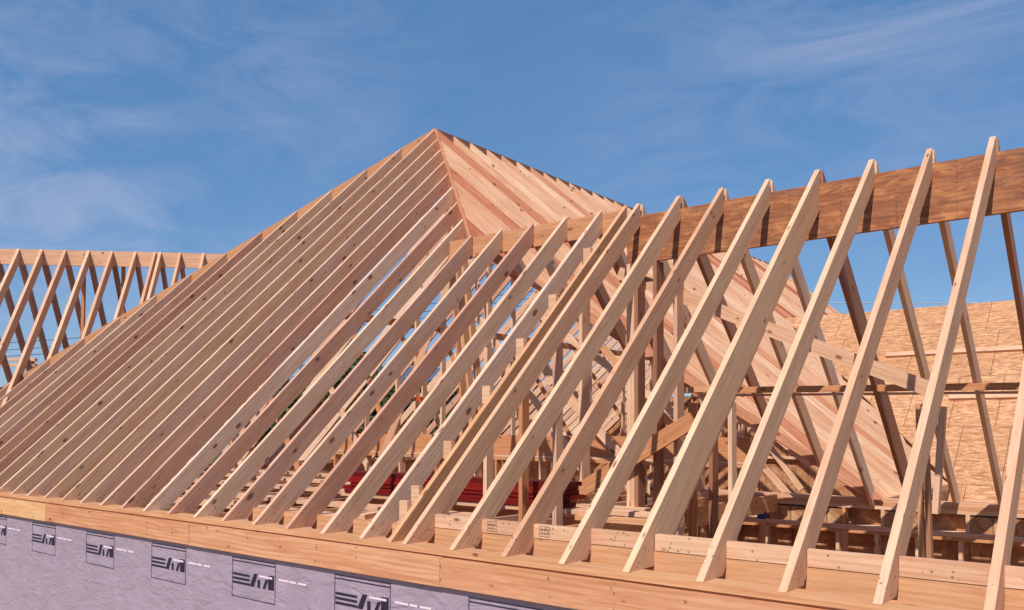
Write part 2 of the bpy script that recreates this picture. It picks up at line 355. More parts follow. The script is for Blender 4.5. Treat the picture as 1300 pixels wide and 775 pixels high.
for (p0, p1, mt) in ((V(.6, 4.6, -.1), V(-2.2, 5.3, 2.6), 'light'), (V(1.6, 5.2, .66), V(-.3, 4.3, 2.2), 'pink'), (V(-1.5, 5.8, .7), V(-3.1, 6.3, 3.6), 'light'), (V(.9, 5.9, .7), V(-1.6, 6.1, 3.1), 'orange'),
                     (V(-3.2, 4.4, -.1), V(-2.2, 5.0, 2.9), 'light'), (V(-4.4, 3.2, -.1), V(-5.6, 3.0, 2.3), 'light'), (V(1.8, 7.4, -.2), V(-.6, 7.4, 2.4), 'pink'), (V(1.2, 9.4, -.2), V(-1.4, 9.4, 3.2), 'fir')):
    stick('interior_brace', p0, p1, T, .09, mt, hip, V(0, 0, 1))
# valley rafter where the wing meets the right slope
hiprafter(xe-.03, yb-.03, 0.02, 'valley_rafter', .12, 'pink', zr-.05, 0.05, yr+.05)

# ------------------------------------------------------------------ wing (gable) roof with the dark ridge beam
XW = 7.2
wing = thing('gable_roof_frame', (3, yc, 0), 'open gable roof frame of pale rafters leaning on a dark laminated ridge beam', 'roof frame')
box('ridge_beam', (1.93, yr+.001, 2.246), (XW, yr+.045, 2.678), 'lvl', wing, 'dark brown laminated ridge beam')
box('ridge_board', (-.30, yr+.002, 2.555), (1.905, yr+.040, 2.765), 'orange', wing, 'short pale ridge board joining the hip rafter')
# front rafters: surveyed positions along the beam
for i in range(0, 17):
    x = i*S+random.uniform(-.004, .004); yt = yr-.001 if i > 0 else yr-.01
    mat = 'light' if i >= 5 else 'fir'; bw = random.uniform(-.008, .008)
    D = D6 if i != 9 else D6*1.55
    loft('rafter', front_poly(x, yt, D), front_poly(x+T, yt, D), mat, wing, fdir, bw)
    if i == 9:   # a shorter board nailed to its far side, cut short of the beam
        A = [V(x-T-.001, .30, .30*p-.10), V(x-T-.001, 2.0, 2.0*p-.10), V(x-T-.001, 1.9, 1.9*p-.40), V(x-T-.001, .55, .55*p-.42)]
        loft('sister_rafter', A, [a+V(T, 0, 0) for a in A], 'light', wing, fdir, 0, 'shorter board nailed against the deepest rafter')
# odd extra rafter left of the beam's end with spacer blocks
x = 4.66*S
loft('rafter', front_poly(x, yr-.001, .16), front_poly(x+T, yr-.001, .16), 'orange', wing, fdir, .004, 'orange rafter squeezed between two regular ones, with spacer blocks')
for px, py in ((745, 315), (701, 374), (660, 430), (617, 490), (568, 560), (527, 617), (512, 636)):
    P = hit(px, py, V(1, 0, 0), x-.04)
    box('spacer_block', (x-.078, P.y, P.z-.13), (x-.002, P.y+.038, P.z), 'light', wing)
# back rafters and valley jacks
xv0 = 0.
bdir = V(0, 1, -p)
def back_poly(x, y0, D=D6):
    z0 = p*(yb-y0); xv = x
    if x < xe-.05:
        zv = za-q*(x-xa); y1 = yb-zv/p-.02
        return [V(x, y0, z0), V(x, y1, p*(yb-y1)), V(x, y1, p*(yb-y1)-D), V(x, y0, z0-D)]
    return [V(x, y0, z0), V(x, yb, 0), V(x, yb-D/p, 0), V(x, y0, z0-D)]
for i in range(1, 17):
    x = i*S+random.uniform(-.004, .004)+.004
    y0 = yr+.041 if x < 1.9 else yr+.046
    D = D6*1.6 if i == 9 else D6
    loft('rafter', back_poly(x, y0, D), back_poly(x+T, y0, D), 'fir' if i % 3 else 'dark', wing, bdir, random.uniform(-.006, .006))
    if i in (4,):
        loft('rafter', back_poly(x-T-.002, y0, D*1.15), back_poly(x-.002, y0, D*1.15), 'dark', wing, bdir, 0)
# blocking between the rafter feet and the rim behind it
for i in range(5, 17):
    box('blocking', (i*S+T+.002, .262, .083), ((i+1)*S-.002, .300, .166+random.uniform(-.004, .004)), 'light', wing)
box('rim_board', (-.2, .266, -.20), (XW, .304, .080), 'orange', wing)
# long diagonal brace under the back rafters
nb = V(0, p, 1.); cb = p*yb-D6-.03
a, b_ = hit(786, 347, V(0, 1, 0), 3.075), hit(1190, 498, V(0, 1, 0), 3.075)
stick('diagonal_brace', a, b_, .038, .115, 'light', wing, V(0, 0, 1), 'long pale board nailed slantwise behind the front rafters')
# purlin along the back rafters and its lower ledger
cb2 = p*yb-D6-.07
a, b_ = hit(893, 496, nb, cb2), hit(1290, 490.5, nb, cb2); b2 = a+(b_-a)*1.7
stick('purlin', a, b2, .038, .062, 'orange', wing, V(0, 0, 1), 'brown horizontal purlin under the back rafters')
stick('purlin', a+V(.02, .03, -.052), b2+V(0, .03, -.052), .02, .022, 'fir', wing, V(0, 0, 1))
# struts under the ridge
def post(px, py, y, ztop, zbot, wx, wy, mat, name='post', par=None, lean=0., label=None):
    P = hit(px, py, V(0, 1, 0), y)
    return stick(name, V(P.x+lean, y, zbot), V(P.x, y, ztop), wy, wx, mat, par or wing, V(1, 0, 0), label)
yp = yr+.03
post(620, 600, 1.72, 1.42, -2.9, .038, .09, 'fir'); post(665, 600, 1.74, 1.43, -2.9, .038, .09, 'orange'); post(708, 560, 1.76, 1.44, -2.9, .038, .09, 'fir')
post(742, 500, yp, 2.55, -2.9, .038, .14, 'light'); 
pz = 2.245
for dx, mt in ((0, 'fir'), (.040, 'light'), (.080, 'dark')):
    box('post_ply', (1.87+dx, yr+.0, -2.9), (1.87+dx+T, yr+.138, pz-.0), mt, wing, None, V(0, 0, 1)) if False else stick('post', V(1.955+dx, yr+.05, -2.9), V(1.955+dx, yr+.05, pz-.001), .13, T, mt, wing, V(1, 0, 0), 'three-board post under the end of the dark beam' if dx == 0 else None)
post(836, 560, yp+.03, pz-.001, -2.9, .038, .13, 'dark'); post(862, 560, yp+.05, pz-.001, -2.9, .038, .13, 'fir'); post(880, 620, yp+.5, .98, -2.9, .038, .12, 'orange')
a, b_ = hit(866, 496, V(0, 1, 0), yp+.5), hit(934, 493, V(0, 1, 0), yp+.5)
stick('plate', a, b_, .12, .05, 'orange', wing, V(0, 0, 1)); post(906, 640, yp+.5, .93, -2.9, .038, .12, 'dark'); post(930, 640, yp+.5, .98, -2.9, .038, .10, 'fir')
# strut assembly beneath the purlin on the right
P1 = hit(1174, 505, nb, cb2)
stick('strut', V(P1.x-.02, P1.y, -2.9), V(P1.x-.05, P1.y, P1.z-.06), .09, .038, 'orange', wing, V(1, 0, 0))
stick('strut', V(P1.x+.02, P1.y+.05, -.55), V(P1.x-.01, P1.y+.05, P1.z-.06), .09, .038, 'dark', wing, V(1, 0, 0))
stick('strut', V(P1.x+.06, P1.y+.1, -.02), V(P1.x+.13, P1.y+.1, P1.z-.08), .09, .05, 'fir', wing, V(1, 0, 0))
# knee braces inside
a = hit(705, 643, V(0, 1, 0), 2.84); b_ = hit(880, 533, V(0, 1, 0), 2.84)
stick('knee_brace', a, b_, .038, .14, 'orange', wing, V(0, 0, 1), 'orange slanting brace rising to the right between the posts')
a = hit(716, 498, V(0, 1, 0), 3.6); b_ = hit(830, 625, V(0, 1, 0), 3.6)
stick('knee_brace', a, b_, .038, .09, 'pink', wing, V(0, 0, 1), 'sunlit slanting brace falling to the right')
a = hit(690, 462, V(0, 1, 0), 4.0); b_ = hit(702, 488, V(0, 1, 0), 4.0)
stick('short_block', a, b_, .05, .09, 'light', wing, V(0, 0, 1))

# ------------------------------------------------------------------ walls under the roofs
fwall = thing('front_wall', (-2, 0, GZ), 'front wall in mauve printed housewrap under a pale timber band', 'wall')
box('top_plate', (xl, 0.0, -.040), (XW, .14, -.001), 'orange', fwall)
xs = [xl, -7.2, -4.6, -3.1, -.4, 2.4, 5.0, XW]
for i in range(len(xs)-1):
    box('band_board', (xs[i]+.001, -.036, -.222+random.uniform(-.003, .003)), (xs[i+1]-.001, .012, -.052+random.uniform(-.002, .002)), 'bandl' if i == 2 else 'band', fwall)
box('lower_plate', (xl, .016, -.22), (XW, .14, -.041), 'orange', fwall)
wr = box('housewrap', (xl, .0, GZ), (XW, .012, -.225), 'wrap', fwall)
box('wall_core', (xl, .0125, GZ), (XW, .14, -.221), 'osb', fwall)
# printing on the housewrap: framed boxes, a pale broken line, black strokes
WM = {}
def flat(name, rects, mat, y, parent, parent_world):
    bm = bmesh.new()
    for pts in rects:
        vs = [bm.verts.new(V(x, y, z)) for x, z in pts]; bm.faces.new(vs)
    bmesh.ops.recalc_face_normals(bm, faces=bm.faces)
    me = bpy.data.meshes.new(name); bm.to_mesh(me); bm.free(); me.materials.append(M[mat])
    o = bpy.data.objects.new(name, me); C.objects.link(o); o.parent = parent
    o.matrix_local = parent_world.inverted()
    return o
def rc(x0, z0, x1, z1): return [(x0, z0), (x1, z0), (x1, z1), (x0, z1)]
H = lambda px, py: hit(px, py, V(0, 1, 0), 0.)
ink = []; pale = []
bx = [H(41.5, 660).x, H(71, 664).x]; wbx = bx[1]-bx[0]; pitch = H(110, 670).x-bx[0]
for k in range(-8, 18):
    x0 = bx[0]+k*pitch; x1 = x0+wbx; zt = -.262; zb_ = zt-.30; e = .006
    ink += [rc(x0, zt-e, x1, zt), rc(x0, zt-.030, x1, zt-.024+.002), rc(x0, zb_, x0+e, zt), rc(x1-e, zb_, x1, zt), rc(x0, zb_, x1, zb_+e)]
    # bold block strokes inside the frame
    cx = (x0+x1)/2; wv = wbx
    for j in range(3): ink.append(rc(x0+.01, zt-.135-j*.032, x0+.42*wv, zt-.118-j*.032))
    ink += [[(x0+.42*wv, zt-.20), (x0+.52*wv, zt-.20), (x0+.60*wv, zt-.10), (x0+.52*wv, zt-.10)], rc(x0+.60*wv, zt-.20, x0+.66*wv, zt-.14),
            [(x0+.72*wv, zt-.20), (x0+.78*wv, zt-.20), (x0+.84*wv, zt-.13), (x0+.78*wv, zt-.13)], rc(x0+.84*wv, zt-.20, x0+.97*wv, zt-.095)]
    for a_, b2_ in ((.06, .20), (.26, .32), (-.30, -.10), (.40, .50)):
        xx = x1+(pitch-wbx)*a_; pale.append(rc(xx, zt-.120, x1+(pitch-wbx)*b2_+.03, zt-.105))
flat('printed_frame', ink, 'ink', -.002, wr, WORLD[wr.name]); flat('pale_line', pale, 'whiteink', -.003, wr, WORLD[wr.name])

# grade stamps on two of the blocks
for bi in (6, 7):
    X0 = bi*S+T+.045; Z0 = .095; st = []; e = .0018
    st += [rc(X0, Z0, X0+.075, Z0+e), rc(X0, Z0+.058, X0+.075, Z0+.058+e), rc(X0+.075, Z0, X0+.075+e, Z0+.06), rc(X0, Z0, X0+e, Z0+.06)]
    for a_ in range(5): st.append(rc(X0+.008+a_*.013, Z0+.034, X0+.008+a_*.013+.007, Z0+.046)); st.append(rc(X0+.010+a_*.012, Z0+.012, X0+.010+a_*.012+.005, Z0+.024))
    bm = bmesh.new()
    for pts in st: bm.faces.new([bm.verts.new((x, 0, z)) for x, z in pts])
    me = bpy.data.meshes.new('grade_stamp'); bm.to_mesh(me); bm.free(); me.materials.append(M['ink']); o = bpy.data.objects.new('grade_stamp', me); C.objects.link(o)
    o.parent = wing; o.location = V(0, .2605, 0)-wing.location

side = thing('side_wall', (xe, 9, GZ), 'side wall under the right eave of the main roof', 'wall')
box('top_plate', (xe-.14, yb+.05, -.078), (xe, YE, -.001), 'light', side, None, V(0, 1, 0))
box('sheathing', (xe-.012, yb+.15, GZ), (xe, YE, -.079), 'osb', side, None, V(0, 1, 0))
lw = thing('left_wall', (xl, 9, GZ), 'left side wall of the main roof, behind the slope', 'wall')
box('top_plate', (xl, .15, -.078), (xl+.14, YE, -.001), 'light', lw, None, V(0, 1, 0))
box('sheathing', (xl, .15, GZ), (xl+.012, YE, -.079), 'osb', lw, None, V(0, 1, 0))

bwall = thing('stud_wall', (3, yb, GZ), 'open stud wall with stacked plates behind the gable roof', 'wall')
box('top_plate', (-.3, yb-.10, -.039), (XW+.3, yb+.04, -.001), 'light', bwall)
box('top_plate', (-.3, yb-.102, -.078), (XW+.3, yb+.038, -.040), 'orange', bwall)
box('top_plate', (-.3, yb-.10, -.117), (XW+.3, yb+.04, -.079), 'light', bwall)
for i in range(-1, 19):
    stick('cripple_stud', V(i*S+.12, yb-.04, -.30), V(i*S+.12, yb-.04, -.118), .12, T, 'orange' if i % 2 else 'light', bwall, V(1, 0, 0))
    stick('stud', V(i*S+.05, yb-.04, -2.9), V(i*S+.05, yb-.04, -.39), .12, T, 'fir', bwall, V(1, 0, 0))
for i in (3, 5, 6, 8, 10, 11, 13):
    box('plywood_panel', (i*S+.12+.022, yb-.105, -.299), ((i+1)*S+.12-.022, yb-.093, -.135), 'osb', bwall)
box('header', (-.3, yb-.11, -.345), (XW+.3, yb+.03, -.301), 'pink', bwall)
box('header', (-.3, yb-.10, -.389), (XW+.3, yb+.03, -.346), 'orange', bwall)
box('sheathing', (-.3, yb+.041, GZ), (XW+.3, yb+.055, -.12), 'osb', bwall)
box('ledge_board', (1.9, yb-.55, -.30), (5.2, yb-.46, -.262), 'pink', bwall)
for xx in (2.2, 3.1, 3.9, 4.8): stick('ledge_post', V(xx, yb-.5, -2.9), V(xx, yb-.5, -.301), .09, T, 'orange', bwall, V(1, 0, 0))

# interior strong wall carrying the struts of the main roof
iw = thing('interior_wall', (-1, 5.84, GZ), 'interior bearing wall with a deep header on short studs', 'wall')
yi = 5.84
hx0 = hit(430, 560, V(0, 1, 0), yi).x; hx1 = 1.9
box('header', (hx0, yi-.07, .36), (hx1, yi+.0, .64), 'orange', iw)
box('plate', (hx0-.2, yi-.09, .32), (hx1+.1, yi+.03, .357), 'light', iw); box('plate', (hx0-.2, yi-.09, .278), (hx1+.1, yi+.03, .316), 'orange', iw)
for i in range(0, int((hx1-hx0)/S)+1):
    stick('stud', V(hx0+i*S, yi-.03, -.25), V(hx0+i*S, yi-.03, .277), .12, T, 'light' if i % 3 else 'orange', iw, V(1, 0, 0))
box('plate', (hx0-.2, yi-.09, -.29), (hx1+.1, yi+.03, -.251), 'pink', iw)
for px, ya_, zt in ((468, .0, 1.2), (507, 0, 1.75), (531, 0, 2.5), (540, .1, 2.4), (564, 0, 3.1), (590, .1, 3.6), (622, 0, 3.9)):
    X = hit(px, 500, V(0, 1, 0), yi).x; zt = min(zt, za-q*abs(X-xa)-.25)
    stick('strut', V(X, yi-.03, .64), V(X, yi-.03, zt), .09, T, 'light', iw, V(1, 0, 0))
for px, py in ((531, 507), (531, 450)):
    P = hit(px, py, V(0, 1, 0), yi-.1); box('strap', (P.x-.06, yi-.13, P.z-.03), (P.x+.08, yi-.078, P.z+.035), 'orangetie', iw)

# ceiling joists
ceil = thing('ceiling_frame', (-3, 3, -.19), 'ceiling joists in even rows behind the front wall plate', 'ceiling frame')
nj = 0
x = xl+.3
while x < 6.9:
    y1 = yi-.1 if x > -7 else yi
    if x < 3.3 or True:
        loft('joist', [V(x, .142 if x > -.25 else .142, -.20), V(x, y1, -.20), V(x, y1, -.012), V(x, .142 if x <= -.25 else .31, -.012)],
             [V(x+T, .142, -.20), V(x+T, y1, -.20), V(x+T, y1, -.012), V(x+T, .142 if x <= -.25 else .31, -.012)], 'orange' if nj % 3 else 'fir', ceil, V(0, 1, 0), random.uniform(-.004, .004)) if x < 2.3 else None
    x += S; nj += 1
for i, y in enumerate((.72, 1.45, 2.55, 3.6, 4.6)):
    tag(stick('loose_plank', V(xl+.6+i*.3, y, .0075), V(1.7-i*.25, y+random.uniform(-.08, .08), .0075), .19, .036, 'light', None, V(0, 0, 1)),
        ['loose plank laid flat on the joists, nearest the front wall plate', 'second loose plank from the front wall plate, flat on the joists', 'middle loose plank laid flat on the ceiling joists',
         'loose plank on the joists, fourth from the front wall plate', 'loose plank on the joists nearest the interior bearing wall'][i], 'plank', 'planks laid across the joists')
for i, (X, Y, a_, L_, lb) in enumerate(((-.9, .72, .5, .32, 'short offcut lying askew on the loose plank nearest the front wall'), (-3.0, 1.45, 1.2, .25, 'short offcut on the second loose plank, left of the red boards'), (-.2, 2.55, 2.2, .4, 'offcut dropped across the middle loose plank'),
        (.9, .73, 1.9, .28, 'small offcut near the end of the front loose plank'), (-1.9, 3.6, .3, .35, 'offcut on the fourth loose plank'))):
    d_ = V(math.cos(a_), math.sin(a_), 0)*L_/2
    tag(stick('offcut', V(X, Y, .045)-d_, V(X, Y, .045)+d_, .09, T, 'pink' if i % 2 else 'light', None, V(0, 0, 1)), lb, 'offcut', 'lumber offcuts on the planks')
# subfloor inside the building
fl = box('subfloor', (xl+.02, .15, GZ+.1), (xe, YE, GZ+.13), 'osb', None); fl['kind'] = 'structure'; fl.name = 'floor'
fl2 = box('subfloor', (xe+.005, .15, GZ+.1), (XW, yb-.06, GZ+.13), 'osb', None); fl2['kind'] = 'structure'; fl2.name = 'floor'

# stack of red boards on the joists
z = .0
ords = ['lowest', 'second lowest', 'third from bottom', 'third from top', 'second from top', 'topmost']
random.seed(3)
box_l = stick('dunnage_board', V(-.95, 2.08, .050), V(2.15, 2.08, .050), .20, .040, 'light', None); tag(box_l, 'pale board lying under the stack of red boards', 'board')
for s in (-.6, .7, 1.9):
    pass
z = .072
for i in range(6):
    dx = random.uniform(-.08, .08); dy = random.uniform(-.015, .015)
    o = stick('red_board', V(-.85+dx, 2.08+dy, z+.018), V(1.88+dx, 2.08+dy, z+.018), .235, .034, 'red', None)
    tag(o, ords[i]+' red board of the stack seen low between the rafters', 'board', 'red boards stacked on the joists'); z += .0355

# ------------------------------------------------------------------ sheathed roof behind, on the right
sh = thing('sheathed_roof', (5, 12.44, 0), 'gable roof covered in tan strand board behind the open frame', 'roof')
s_ = .85; yo = 9.0; yR = 12.44; zR = s_*(yR-yo)
nrm = V(0, -s_, 1).normalized()
def slab(x0, x1, ya_, yb_, name, mat, lift, th):
    A = []
    a0 = V(x0, ya_, s_*(ya_-yo)); a1 = V(x0, yb_, s_*(yb_-yo)); o_ = nrm*lift; t_ = nrm*th
    pts = [a0+o_, a1+o_, a1+o_+t_, a0+o_+t_]
    dirx = V(1, 0, 0); B = [q_+V(x1-x0, 0, 0) for q_ in pts]
    return loft(name, pts, B, mat, sh, V(0, 1, s_))
# front sheathing follows the valley on its left side
zfun = lambda y: s_*(y-yo)
def shx(y): return xa+(za-zfun(y))/q        # where the sheathing meets the main right slope
bm = bmesh.new()
XR = 15.
o0 = V(xe, yo, 0)
xax = V(1, 0, 0); yax = V(0, 1, s_).normalized(); zax = xax.cross(yax)
rot3 = Matrix((xax, yax, zax)).transposed(); inv3 = rot3.transposed()
low = yo-.25
pl = [V(shx(yR)-.03, yR, zR), V(xe+.02, yo, 0), V(xe+.02, low, zfun(low)), V(XR, low, zfun(low)), V(XR, yR, zR)]
top = [bm.verts.new(inv3@(q_-o0)) for q_ in pl]; bot = [bm.verts.new(inv3@(q_-o0)-V(0, 0, .012)) for q_ in pl]
bm.faces.new(top); bm.faces.new(bot[::-1])
for i in range(5): bm.faces.new((top[i], bot[i], bot[(i+1) % 5], top[(i+1) % 5]))
bmesh.ops.recalc_face_normals(bm, faces=bm.faces)
me = bpy.data.meshes.new('sheathing'); bm.to_mesh(me); bm.free(); me.materials.append(M['osb'])
o = bpy.data.objects.new('sheathing', me); C.objects.link(o); o.parent = sh; o.matrix_local = Matrix.Translation(-sh.location)@Matrix.Translation(o0)@rot3.to_4x4()
# back slope
A = [V(shx(yR)-.03, yR+.001, zR-.001), V(XR, yR+.001, zR-.001), V(XR, 2*yR-yo, 0), V(xe, 2*yR-yo, 0)]
loft('sheathing', A, [v-V(0, 0, .012) for v in A], 'osb', sh, V(1, 0, 0))
# toe boards on the slope
for (pa, pb, w_) in (((1125, 451), (1300, 442), .038), ((1205, 504.5), (1300, 502.5), .038)):
    n_ = V(0, -s_, 1); a = hit(*pa, n_, -s_*yo+.03); b_ = hit(*pb, n_, -s_*yo+.03); b_ = a+(b_-a)*2.2
    stick('toe_board', a, b_, .11, .038, 'light', sh, nrm, 'thin board nailed level across the strand board')
for i in range(19): 
    x = xe+.2+i*.61
    stick('rafter', V(x, low+.02, zfun(low)-.11), V(x, yR-.03, zR-.12), .038, .14, 'fir', sh, V(0, 0, 1))
rw = thing('rear_wall', (9, yo-.2, GZ), 'strand board wall below the sheathed roof', 'wall')
box('sheathing', (xe+.05, yo-.012, GZ), (XR, yo, -.12), 'osb', rw)
box('top_plate', (xe+.05, yo+.001, -.2), (XR, yo+.14, -.12), 'light', rw)
# gable end of the main roof
ge = thing('end_wall', (xa, YE, GZ), 'wall plate under the far end of the main roof', 'wall')
box('top_plate', (xl+.15, YE-.14, -.078), (xe-.15, YE, -.001), 'light', ge)
ht = 1.75; gx = (za-.3-ht)/q
A = [V(xl+.1, YE+.002, GZ), V(xe-.02, YE+.002, GZ), V(xe-.02, YE+.002, -.03), V(xa+gx, YE+.002, ht), V(xa-gx, YE+.002, ht), V(xl+.1, YE+.002, -.03)]
loft('sheathing', A, [v+V(0, .012, 0) for v in A], 'osb', ge, V(1, 0, 0))
for i in range(-12, 13):
    X = xa+i*.5; zt = min(ht+.1, za-q*abs(X-xa)-.3)
    stick('stud', V(X, YE-.05, -.001), V(X, YE-.05, zt), .09, T, 'orange' if i % 2 else 'fir', ge, V(1, 0, 0))
box('plate', (xa-gx, YE-.10, ht+.1), (xa+gx, YE-.01, ht+.14), 'orange', ge)

# ------------------------------------------------------------------ far wing at left
hx = Vector((rt.x, rt.y, 0)).normalized()
A0 = CAM+(fw+rt*((-60-650)/FPX)+up*((510.41-314.5)/FPX))*14.6
B0 = CAM+(fw+rt*((330-650)/FPX)+up*((510.41-323.5)/FPX))*15.6
lf = thing('gable_roof_frame', (A0.x, A0.y, 0), 'lower open gable frame at far left behind the hip roof', 'roof frame')
rd = (B0-A0); Lr = rd.length; rdn = rd.normalized()
down = V(rdn.y, -rdn.x, 0).normalized()      # towards the camera side
if down.dot(-fw) < 0: down = -down
stick('ridge_board', A0-V(0, 0, .14)-rdn*3, B0-V(0, 0, .14)+rdn*.3, .04, .27, 'pink', lf, V(0, 0, 1), 'pale ridge board of the far left frame')
# rafters surveyed on the ridge board
pl_ = 1.10; DL = .18*math.sqrt(1+pl_*pl_)
pxs = [-70, -40, -8, 22, 51.6, 81.3, 111, 140.6, 170.3, 195, 201.8, 227, 256.7, 286]
for i, px in enumerate(pxs):
    d = fw+rt*((px-650)/FPX)+up*((510.41-(316+.033*px))/FPX)
    # closest parameter along the ridge in plan
    den = rdn.x*d.y-rdn.y*d.x; t = ((CAM.x-A0.x)*d.y-(CAM.y-A0.y)*d.x)/den
    P = A0+rdn*t; zt = P.z+.0
    drop = zt+.3; run = drop/pl_
    for sgn in (1, -1):
        if sgn == -1 and i in (9,): continue
        dv = down*sgn; st = P+dv*.022
        hh = run if sgn == 1 else (zt-.95)/pl_
        poly = lambda off: [st+off, st+off+dv*hh-V(0, 0, pl_*hh), st+off+dv*hh-V(0, 0, pl_*hh+DL), st+off-V(0, 0, DL)]
        of = rdn*(.015 if sgn == -1 else 0)
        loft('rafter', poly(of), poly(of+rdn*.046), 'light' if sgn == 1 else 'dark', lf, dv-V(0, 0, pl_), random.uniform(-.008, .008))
# two ridge props and a back plate
for px, dx in ((157, .9), (107, 1.2)):
    d = fw+rt*((px-650)/FPX)+up*((510.41-330)/FPX); P = CAM+d*15.3
    stick('ridge_prop', V(P.x, P.y, GZ), V(P.x, P.y, P.z), .09, .05, 'orange', lf, rdn)
Pl0 = A0-down*(A0.z-.85)/pl_; Pl0.z = .80
stick('wall_plate', Pl0-rdn*3, Pl0+rdn*3.2, .14, .038, 'light', lf, V(0, 0, 1)); stick('wall_plate', Pl0-rdn*3-V(0, 0, .12), Pl0+rdn*3.2-V(0, 0, .12), .14, .038, 'pink', lf, V(0, 0, 1))
for i in range(-6, 8, 2): stick('wall_stud', V(*(Pl0+rdn*i*.4).xy, GZ), V(*(Pl0+rdn*i*.4).xy, .66), .09, T, 'fir', lf, rdn)

def pxy(px, py, dist):
    return CAM+(fw+rt*((px-650)/FPX)+up*((510.41-py)/FPX))*dist
for dy, mt in ((0, 'light'), (7, 'pink')):
    stick('collar_plate', pxy(-60, 456+dy, 16.6), pxy(46, 457+dy, 16.6), .10, .055, mt, lf, V(0, 0, 1))
stick('collar_post', pxy(41, 458, 16.7), pxy(41, 640, 16.7), .09, .07, 'orange', lf, rdn)
# ------------------------------------------------------------------ small things on the site
def lathe(name, prof, mat, loc, parent=None, seg=16):
    bm = bmesh.new(); rings = []
    for r_, z_ in prof: rings.append([bm.verts.new((r_*math.cos(2*math.pi*k/seg), r_*math.sin(2*math.pi*k/seg), z_)) for k in range(seg)])
    for a_, b2_ in zip(rings, rings[1:]):
        for k in range(seg): bm.faces.new((a_[k], a_[(k+1) % seg], b2_[(k+1) % seg], b2_[k]))
    bm.faces.new(rings[0][::-1]); bm.faces.new(rings[-1]); me = bpy.data.meshes.new(name); bm.to_mesh(me); bm.free(); me.materials.append(M[mat])
    for f_ in me.polygons: f_.use_smooth = True
    o = bpy.data.objects.new(name, me); C.objects.link(o); o.location = loc
    if parent: o.parent = parent
    return o

Q = lambda px, py, z: hit(px, py, V(0, 0, 1), z)
bd = [('orange board lying level behind the brace, nearest the blocking', 655, 'orange'), ('pink board lying level in front of the green bottle', 646, 'pink'), ('pale board lying level under the green bottle', 641, 'light')]
for lab, py, mt in bd:
    a, b_ = Q(735, py, .02), Q(868, py+3, .02); b_.y = a.y+.05
    tag(stick('loose_board', V(a.x, a.y, .01), V(b_.x+.15, a.y+.04, .01), .13, .038, mt, None, V(0, 0, 1)), lab, 'board', 'loose boards behind the posts')
P = Q(818, 641, .03)
t_ = thing('bottle', V(P.x, P.y, .03), 'small dark green bottle standing on a pale board', 'bottle')
lathe('body', [(.001, 0), (.026, 0), (.027, .01), (.027, .085), (.020, .10), (.011, .112), (.011, .135)], 'green', V(0, 0, 0), t_); lathe('cap', [(.001, .1351), (.013, .1351), (.013, .150), (.001, .151)], 'trim', V(0, 0, 0), t_)
P = hit(967, 668, V(0, 1, 0), yb-.50)
t_ = thing('jug', V(P.x, yb-.50, -.262), 'small blue jug standing on a ledge below the plates', 'jug')
lathe('body', [(.001, 0), (.045, 0), (.050, .01), (.050, .075), (.030, .10), (.016, .108), (.016, .118)], 'blue', V(0, 0, 0), t_); lathe('cap', [(.001, .1181), (.019, .1181), (.019, .135), (.001, .136)], 'trim', V(0, 0, 0), t_)
